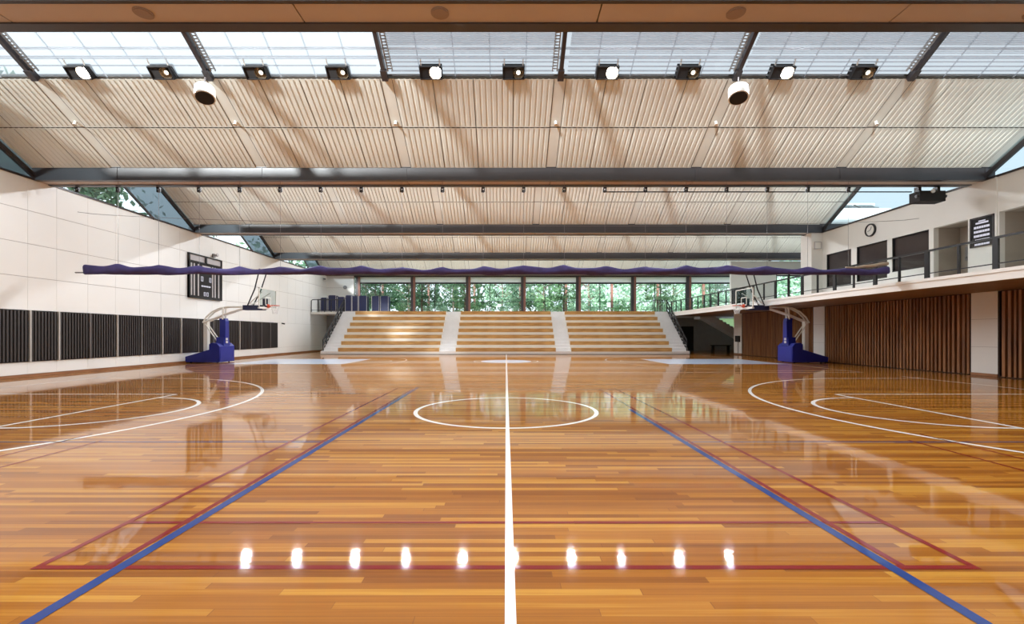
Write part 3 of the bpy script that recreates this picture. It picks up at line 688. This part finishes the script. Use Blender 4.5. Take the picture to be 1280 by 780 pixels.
# ------------------------------------------------------------------ basketball goals on wheeled bases
def goal(s, lab):
    CY = 24.7
    e = empty('basketball_goal', (s*15.6, CY, 0), lab, 'basketball goal', 'portable basketball goals on the far court')
    def B(nm, f, m, parent=e, smooth=False):
        m1 = MB(); f(m1); return m1.build(nm, M[m], parent, smooth=smooth)
    def base(m):
        yn, yf = CY-.65, CY+.65
        for prof in ([(15.0,.04),(15.55,.04),(15.55,.98),(15.42,1.06),(15.15,1.02),(15.0,.86)], [(15.55,.04),(16.85,.06),(16.9,.30),(16.7,.36),(15.55,.70)]):
            m.prism([(s*x, yn, z) for x, z in prof], (0, yf-yn, 0))
    base_o = B('padded_base', base, 'blue')
    def pad(m): m.prism([(s*14.985, CY-.62, .10), (s*14.985, CY+.62, .10), (s*14.985, CY+.56, .84), (s*14.985, CY-.56, .84)], (s*.03,0,0))
    B('front_pad', pad, 'blue')
    for y in (-.5, .5):
        for x in (15.2, 16.6): B('wheel', lambda m: m.tube([(s*x, CY+y-.03, .04), (s*x, CY+y+.03, .04)], .04, 10), 'blackm')
    B('column_pad', lambda m: (m.prism([(s*15.0,CY-.17,1.0),(s*15.0,CY+.17,1.0),(s*15.0,CY+.15,2.2),(s*15.04,CY+.15,2.36),(s*15.04,CY-.15,2.36),(s*15.0,CY-.15,2.2)], (s*.30,0,0))), 'blue')
    B('shoulder_pad', lambda m: m.prism([(s*15.0,CY-.3,.9),(s*15.0,CY+.3,.9),(s*15.05,CY+.2,1.35),(s*15.05,CY-.2,1.35)], (s*.4,0,0)), 'blue')
    B('maker_plate', lambda m: (m.box(s*14.985, s*15.0, CY-.13, CY+.05, 1.03, 1.15), m.box(s*14.985, s*15.0, CY-.13, CY+.05, 1.19, 1.31)), 'stripe')
    for y in (-.12, .12):
        B('front_column', lambda m: m.tube([(s*15.15, CY+y, 2.3), (s*15.13, CY+y, 2.95)], .05), 'wmetal')
        B('lift_arm', lambda m: m.tube([(s*16.22, CY+y, 2.12), (s*16.05, CY+y, 2.42), (s*15.75, CY+y, 2.70), (s*15.35, CY+y, 2.90), (s*14.9, CY+y, 2.98), (s*14.0, CY+y, 2.98), (s*12.9, CY+y, 2.98)], .045), 'wmetal')
        B('lower_arm', lambda m: m.tube([(s*16.15, CY+y, 2.15), (s*15.15, CY+y, 2.55), (s*14.2, CY+y, 2.86), (s*12.9, CY+y, 2.88)], .045), 'wmetal')
        B('brace', lambda m: m.tube([(s*16.1, CY+y, 2.05), (s*15.4, CY+y, 1.05)], .035), 'wmetal')
        B('stay_rod', lambda m: m.tube([(s*13.75, CY+y*2.2, 3.05), (s*13.35, CY+y*2.6, 3.9), (s*13.05, CY+y*3.2, 4.95)], [.03,.035,.03]), 'black')
        B('back_strut', lambda m: m.tube([(s*13.9, CY+y, 3.0), (s*12.9, CY+y*3.5, 3.75)], .025), 'wmetal')
    B('stay_crossbar', lambda m: m.tube([(s*13.05, CY-.42, 4.95), (s*13.05, CY+.42, 4.95)], .03), 'black')
    B('rear_post', lambda m: m.box(s*16.0, s*16.2, CY-.12, CY+.12, .5, 2.2), 'wmetal')
    for t in (0,):
        B('arm_pad', lambda m: m.box(s*13.0, s*14.05, CY-.2, CY+.2, 2.80, 3.06), 'navy')
    B('arm_pad', lambda m: m.box(s*12.88, s*13.02, CY-.14, CY+.14, 2.85, 3.42), 'navy')
    y0, y1, z0, z1 = CY-.9, CY+.9, 2.90, 3.95
    bd = B('backboard', lambda m: m.box(s*12.80, s*12.82, y0+.04, y1-.04, z0+.04, z1-.04), 'hoopglass')
    def fr(m):
        for (a,b,c,d) in ((y0,y0+.05,z0,z1),(y1-.05,y1,z0,z1),(y0,y1,z0,z0+.05),(y0,y1,z1-.05,z1)): m.box(s*12.79, s*12.84, a, b, c, d)
        a0, a1, c0, c1 = CY-.295, CY+.295, 3.05, 3.5
        for (a,b,c,d) in ((a0,a0+.05,c0,c1),(a1-.05,a1,c0,c1),(a0,a1,c0,c0+.05),(a0,a1,c1-.05,c1)): m.box(s*12.785, s*12.80, a, b, c, d)
    B('board_frame', fr, 'wmetal', bd)
    B('board_padding', lambda m: (m.box(s*12.77, s*12.86, y0-.02, y1+.02, z0-.05, z0+.0)), 'wmetal', bd)
    cx = s*12.42
    rim = B('rim', lambda m: (m.tube([(cx+.225*math.cos(2*math.pi*i/24), CY+.225*math.sin(2*math.pi*i/24), 3.05) for i in range(25)], .014, 6, cap=False), m.box(s*12.62, s*12.80, CY-.09, CY+.09, 2.98, 3.04), m.box(s*12.77, s*12.79, CY-.12, CY+.12, 2.93, 3.12)), 'orange')
    def nt(m):
        n = 12
        for k in range(n):
            for dr in (1, -1):
                pts = []
                for j in range(5):
                    g = 2*math.pi*(k+dr*j*.5)/n; r = (.22, .19, .16, .13, .125)[j]
                    pts.append((cx+r*math.cos(g), CY+r*math.sin(g), 3.04-.11*j))
                m.tube(pts, .006, 4, cap=False)
    B('net', nt, 'net', rim)
goal(-1, 'portable basketball goal on a blue padded base in front of the white wall')
goal(1, 'portable basketball goal on a blue padded base in front of the dark timber wall')

# ------------------------------------------------------------------ rolled-up dividing curtain under the first beam
CYC = 17.12
PX = [(97+50.7*i-632.5)*CYC/FPX for i in range(21)]
CC = 16.5; QX = [x*CC/CYC for x in PX]; cx0, cx1 = (107-632.5)*CC/FPX, (1108-632.5)*CC/FPX
e = empty('divider_curtain', (0, CC, 3.8), 'long rolled-up purple dividing curtain hung across the hall on thin cables', 'curtain')
m1 = MB(); n = 260; rows = []
for i in range(n+1):
    x = cx0+(cx1-cx0)*i/n
    ph = (x-QX[0])/(QX[1]-QX[0]); sag = abs(math.sin(math.pi*ph))
    big = .05*math.sin(x*.9+.6)+.03*math.sin(x*.37)
    top = 3.965-.10*sag+big*.6+.012*math.sin(x*7.1); bot = 3.645+.03*big+.012*math.sin(x*3.3)
    if x < -13.3: top += .11*(-13.3-x)/1.8
    hz = (top-bot)/2; cz = (top+bot)/2; wy = .15+.03*math.sin(x*2.3+1)
    ring_ = []
    for k in range(14):
        g = 2*math.pi*k/14; rr = 1+.10*math.sin(3*g+x*2.0)+.05*math.sin(5*g-x*5)
        ring_.append((x, CC+wy*math.cos(g)*rr, cz+hz*math.sin(g)*(rr if math.sin(g) < .9 else 1)))
    rows.append(ring_)
b0 = len(m1.v)
for r in rows: m1.v += r
for i in range(n):
    for k in range(14):
        k2 = (k+1) % 14; m1.f.append((b0+i*14+k, b0+i*14+k2, b0+(i+1)*14+k2, b0+(i+1)*14+k)); m1.m.append(0)
m1.f.append(tuple(range(b0+13, b0-1, -1))); m1.m.append(0); m1.f.append(tuple(b0+n*14+k for k in range(14))); m1.m.append(0)
roll = m1.build('fabric_roll', M['purple'], e, smooth=True)
m1 = MB(); m1.tube([(cx0-.35, CC-.02, 3.72), (cx1-.1, CC-.02, 3.69)], .025); m1.build('bottom_pipe', M['steel_soft'], e)
m1 = MB(); pts = []; rad = []
for i in range(30):
    x = 12.15+1.5*i/29; pts.append((x, CC-.08, 3.89+.15*max(0,(x-12.55))/1.15+.01*math.sin(x*9))); rad.append(.03+.03*min(1,(x-12.15)))
m1.tube(pts, rad, 8); m1.build('net_fold', M['beige'], e, smooth=True)
for i, x in enumerate(QX):
    if cx0 < x < cx1:
        m1 = MB(); m1.tube([(x, CC, 3.88), (x, CC, 6.98)], .005, 5); m1.build('cable', M['steel_soft'], e)
# pulleys on the track under the beam
def pulley(x, lab):
    e = empty('curtain_pulley', (x, CYC, 6.97), lab, 'pulley', 'pulleys along the curtain track')
    m1 = MB(); m1.box(x-.06, x+.06, CYC-.05, CYC+.05, 6.93, 6.97); m1.box(x-.07, x-.04, CYC-.03, CYC+.03, 6.80, 6.93); m1.box(x+.03, x+.06, CYC-.03, CYC+.03, 6.82, 6.93); m1.build('bracket', M['black'], e)
    m1 = MB(); m1.tube([(x, CYC-.02, 6.84), (x, CYC+.02, 6.84)], .055, 12); m1.build('wheel', M['black'], e)
    return e
p0 = pulley(PX[0], 'small black pulley on the curtain track, first from the left wall')
for i, x in enumerate(PX[1:20]): copy_tree(p0, (x, CYC, 6.97), 'small black pulley on the curtain track, %s from the left wall' % ORD[i+1])
m1 = MB(); m1.tube([(3.7, CYC+.09, 6.84), (15.2, CYC+.09, 6.84)], .022); shaft = m1
e = empty('curtain_winch', (15.7, CYC, 6.9), 'dark boxed winch motor under the beam above the right wall', 'winch')
m1 = MB(); m1.box(15.25, 16.2, CYC-.2, CYC+.25, 6.42, 6.80); m1.build('housing', M['blackm'], e); shaft.build('drive_shaft', M['black'], e)
for x in (15.3, 16.0): m1 = MB(); m1.box(x, x+.1, CYC-.1, CYC+.1, 6.80, 6.99); m1.build('bracket', M['black'], e)
m1 = MB(); m1.tube([(15.72, CYC-.24, 6.78), (15.72, CYC-.2, 6.78)], .07, 12); m1.build('indicator', M['wmetal'], e)
m1 = MB(); m1.tube([(15.2, CYC-.1, 6.62), (16.3, CYC-.1, 6.62)], .06, 12); m1.build('drum', M['steel'], e)
# long slack wire across the hall
m1 = MB(); pts = [(XL+.01+(XR-XL-.02)*i/60, 18.0+1.0*i/60, 6.30-.42*math.sin(math.pi*min(1, i/60))**.6) for i in range(61)]
m1.tube(pts, .008, 5); tag(m1.build('slack_wire', M['steel_soft'], None, (0, 18.5, 5.9)), 'thin slack wire slung across the hall behind the first beam', 'wire')

# ------------------------------------------------------------------ roof lamps
def lamp(x, F, lit, lab, grp):
    """open box facing down towards the near side; lamp in its right half"""
    yc, zc = F-2.98, ZG+SL*2.98-.10
    e = empty('high_bay_light', (x, yc, zc), lab, 'light', grp)
    return e
def lamp_parts(e, lit):
    c = Vector(e.location); A = math.radians(48)
    n = Vector((0, -math.cos(A), -math.sin(A))); u = Vector((0, -math.sin(A), math.cos(A))); X = Vector((1,0,0))
    def P(a, b, d): return c + X*a + u*b + n*d
    def bx(m, a0, a1, b0, b1, d0, d1, mi=0): m.prism([P(a0,b0,d0), P(a1,b0,d0), P(a1,b1,d0), P(a0,b1,d0)], n*(d1-d0), mi)
    w, h = .32, .175
    m1 = MB(); bx(m1,-w,w,-h,h,-.26,-.24); bx(m1,-w,-w+.02,-h,h,-.24,0); bx(m1,w-.02,w,-h,h,-.24,0); bx(m1,-w,w,-h,-h+.02,-.24,0); bx(m1,-w,w,h-.02,h,-.24,0)
    bx(m1,-w+.02,-.02,-h+.02,h-.02,-.10,-.04)
    m1.build('housing', M['blackm'], e)
    m1 = MB(); k = 20; cc = P(.14, 0, 0)
    rings = [(.17, -.02), (.14, -.12), (.09, -.19)]
    for (r0, d0), (r1, d1) in zip(rings, rings[1:]):
        for i in range(k):
            t0, t1 = 2*math.pi*i/k, 2*math.pi*(i+1)/k
            q = lambda r, t, d: cc + (X*math.cos(t)+u*math.sin(t))*r + n*d
            m1.face([q(r0,t0,d0), q(r0,t1,d0), q(r1,t1,d1), q(r1,t0,d1)])
    m1.build('reflector', M['refl'], e)
    m1 = MB(); r = .165 if lit else .06
    m1.face([cc + (X*math.cos(2*math.pi*i/k)+u*math.sin(2*math.pi*i/k))*r + n*(-.06) for i in range(k)]); m1.build('lamp_disc', M['lamp_on'] if lit else M['lamp_dim'], e)
    ld = bpy.data.lights.new('lamp_light', 'AREA'); ld.shape = 'DISK'; ld.size = .3; ld.energy = LAMP_W*(1 if lit else .55); ld.color = LAMP_COL
    lo = bpy.data.objects.new('lamp_light', ld); COL.objects.link(lo); lo.parent = e
    lo.location = (cc+n*.02)-c; lo.rotation_euler = n.to_track_quat('-Z', 'Y').to_euler()
    m1 = MB(); m1.bar(P(-w+.05,h,-.1), P(-w+.05,h+.16,-.14), .03, .03); m1.bar(P(w-.05,h,-.1), P(w-.05,h+.16,-.14), .03, .03); m1.build('hanger', M['wmetal'], e)
XLAMP = [(px-632.5)*13.3/FPX for px in (95, 199, 318, 421, 538, 642, 760, 862, 980, 1082)]
protos = {}
bayname = ['nearest roof bay', 'skylight row', 'bay behind the first beam', 'bay behind the second beam', 'farthest roof bay']
for b in range(5):
    for i, x in enumerate(XLAMP):
        lit = (i in (0, 4, 6, 8)) if b == 1 else (i != 7)
        F = FB[b+1]; loc = (x, F-2.98, ZG+SL*2.98-.10)
        how = 'brightly lit' if lit else 'dim'
        lab = '%s roof lamp in the %s, %s from the left' % (how, bayname[b], ORD[i])
        if lit not in protos:
            e = empty('high_bay_light', loc, lab, 'light', 'boxed lamps in the roof'); lamp_parts(e, lit); protos[lit] = e
        else: copy_tree(protos[lit], loc, lab)

# hanging speaker drums
def drum(x, lab):
    c = Vector((x, 13.3, 8.47)); e = empty('hanging_speaker', c, lab, 'speaker')
    ax = Vector((.12 if x > 0 else .18, -.30, -.94)).normalized()*1.0
    if x > 0: ax.x = -.12
    m1 = MB(); m1.tube([c-ax*.17, c+ax*.16], .27, 28); m1.build('drum_case', M['wmetal'], e)
    m1 = MB(); m1.tube([c+ax*.16, c+ax*.175], .235, 28); m1.build('speaker_grille', M['blackm'], e)
    m1 = MB(); m1.tube([c-ax*.17, c+Vector((0,0,.48))], .02, 8); m1.box(c.x-.12, c.x+.12, c.y-.04, c.y+.04, c.z+.24, c.z+.28); m1.build('hanging_bracket', M['steel_soft'], e)
drum(-8.72, 'white drum-shaped speaker hanging from the roof, the left one of two')
drum(6.73, 'white drum-shaped speaker hanging from the roof, the right one of two')
# flush speakers in the near beam soffit
for i, x in enumerate((-6.2, -1.13, 3.93, 9.05)):
    m1 = MB(); m1.tube([(x, 7.85, 6.985), (x, 7.85, 7.0)], .155, 24); m1.tube([(x, 7.85, 6.975), (x, 7.85, 6.985)], .13, 24)
    tag(m1.build('ceiling_speaker', M['spk'], None, (x, 7.85, 7.0)), 'round brown speaker grille in the tan strip overhead, %s from the left' % ORD[i], 'speaker', 'round grilles in the near beam')
# sprinkler heads on the plain strips
for i, k in enumerate(range(-3, 3)):
    x = 1.6+5.15*k; p = Vector(slope_pt(1, 'far', x, 1.55, 0))
    m1 = MB(); m1.tube([p, p+Vector((0,-.03,-.10))], [.05,.03], 12); m1.tube([p+Vector((0,-.03,-.10)), p+Vector((0,-.035,-.12))], .06, 12)
    tag(m1.build('sprinkler_head', M['wmetal'], None, tuple(p)), 'tiny white ceiling fitting on the ribbed ceiling, %s from the left' % ORD[i], 'sprinkler head', 'white fittings on the ribbed ceiling')

# ------------------------------------------------------------------ trees outside
def crown_mesh(mb, c, r, h, n, size):
    for _ in range(n):
        while True:
            v = Vector((random.uniform(-1,1), random.uniform(-1,1), random.uniform(-1,1)))
            if .25 < v.length < 1: break
        cl = Vector((math.sin(v.x*7+c[0]), math.cos(v.y*6), math.sin(v.z*8)))*.12
        p = Vector(c)+Vector(((v.x+cl.x)*r, (v.y+cl.y)*r, (v.z+cl.z)*h))
        a = Vector((random.uniform(-1,1), random.uniform(-1,1), random.uniform(-1,1))).normalized()
        b_ = a.cross(Vector((random.uniform(-1,1), random.uniform(-1,1), random.uniform(-1,1)))).normalized()
        s = size*random.uniform(.6, 1.3)
        mb.face([p-a*s, p+b_*s*.45, p+a*s, p-b_*s*.45])
def tree(kind, h=6.0, r=2.4):
    e = empty('leafy_tree', (0, 0, 0), 'x', 'tree', 'trees outside the window wall')
    m1 = MB(); m1.tube([(0,0,0), (.08,0,h*.3), (-.05,.05,h*.6), (.1,0,h*.85)], [.17,.14,.10,.04], 8)
    for i in range(6):
        g = i*1.1; z = h*(.35+.08*i); m1.tube([(0,0,z), (math.cos(g)*r*.4, math.sin(g)*r*.4, z+.5), (math.cos(g)*r*.8, math.sin(g)*r*.8, z+.9)], [.07,.05,.02], 5)
    m1.build('trunk', M['bark'], e)
    m1 = MB(); crown_mesh(m1, (0,0,h*.62), r, h*.48, 1300, .17); m1.build('foliage', LEAF[kind], e)
    return e
protoT = [tree(k) for k in range(3)]
used = [False]*3
def put_tree(k, loc, s, lab):
    t = protoT[k]
    if used[k]: t = copy_tree(t)
    used[k] = True
    t.location = loc; t.scale = (s, s, s); t.rotation_euler = (0, 0, random.uniform(0, 6)); t['label'] = lab
cnt = {}
bays = ['first', 'second', 'third', 'fourth', 'fifth', 'sixth', 'seventh']
spec = []
for row, (Y, n, s0) in enumerate(((46.0, 8, .66), (56.0, 9, .98))):
    span = Y/43*19.5
    for i in range(n):
        u = (i+.5+random.uniform(-.1,.1))/n; x = -15.0*Y/43+u*(15.0+22.0)*Y/43
        r_ = x/Y
        if .20 < r_ < .255: continue
        spec.append((row, x, Y+random.uniform(-.8,.8), s0*random.uniform(.85,1.15)))
dist = ['small tree just outside', 'mid-sized tree some way outside', 'tall tree far outside']
for (row, x, Y, s) in spec:
    key = row; cnt[key] = cnt.get(key, 0)+1
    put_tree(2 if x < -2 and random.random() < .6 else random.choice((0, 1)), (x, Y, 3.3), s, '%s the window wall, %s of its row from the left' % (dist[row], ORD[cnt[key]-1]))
for i, (x, y, s) in enumerate(((-22.5, 18.0, 1.5), (-22.5, 25.6, 1.55), (-22.5, 33.4, 1.35))):
    put_tree(2, (x, y, -.1), s, 'dark tree outside the left gable windows, %s from the near end' % ORD[i])
m1 = MB()
for i in range(20):
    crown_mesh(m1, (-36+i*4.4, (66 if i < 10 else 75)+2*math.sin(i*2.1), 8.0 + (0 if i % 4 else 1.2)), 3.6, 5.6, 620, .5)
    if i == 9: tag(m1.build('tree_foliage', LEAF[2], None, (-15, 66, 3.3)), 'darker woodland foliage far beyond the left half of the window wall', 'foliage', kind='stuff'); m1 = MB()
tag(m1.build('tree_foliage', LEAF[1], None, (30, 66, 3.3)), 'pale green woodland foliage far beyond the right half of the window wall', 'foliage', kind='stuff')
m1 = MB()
for i in range(22): crown_mesh(m1, (-37+(i%2)*3, -27+i*3.0, 10.0), 3.4, 9.0, 2300, .46)  # row runs on behind the camera, raised high to block low sun
tag(m1.build('tree_foliage', LEAF[2], None, (-37, 26, 0)), 'mass of dark foliage seen through the left gable glass, extended to block low sun', 'foliage', kind='stuff')
# clipped hedge of shrubs beyond the terrace
for i in range(12):
    x = -20+i*4.1; m1 = MB(); crown_mesh(m1, (x, 49.4, 4.05), 1.75, .8, 520, .15)
    tag(m1.build('garden_shrub', LEAF[1 if i % 2 else 0], None, (x, 49.6, 3.3)), 'low leafy shrub outside the window wall, %s from the left' % ORD[i], 'shrub', 'shrubs outside the window wall')
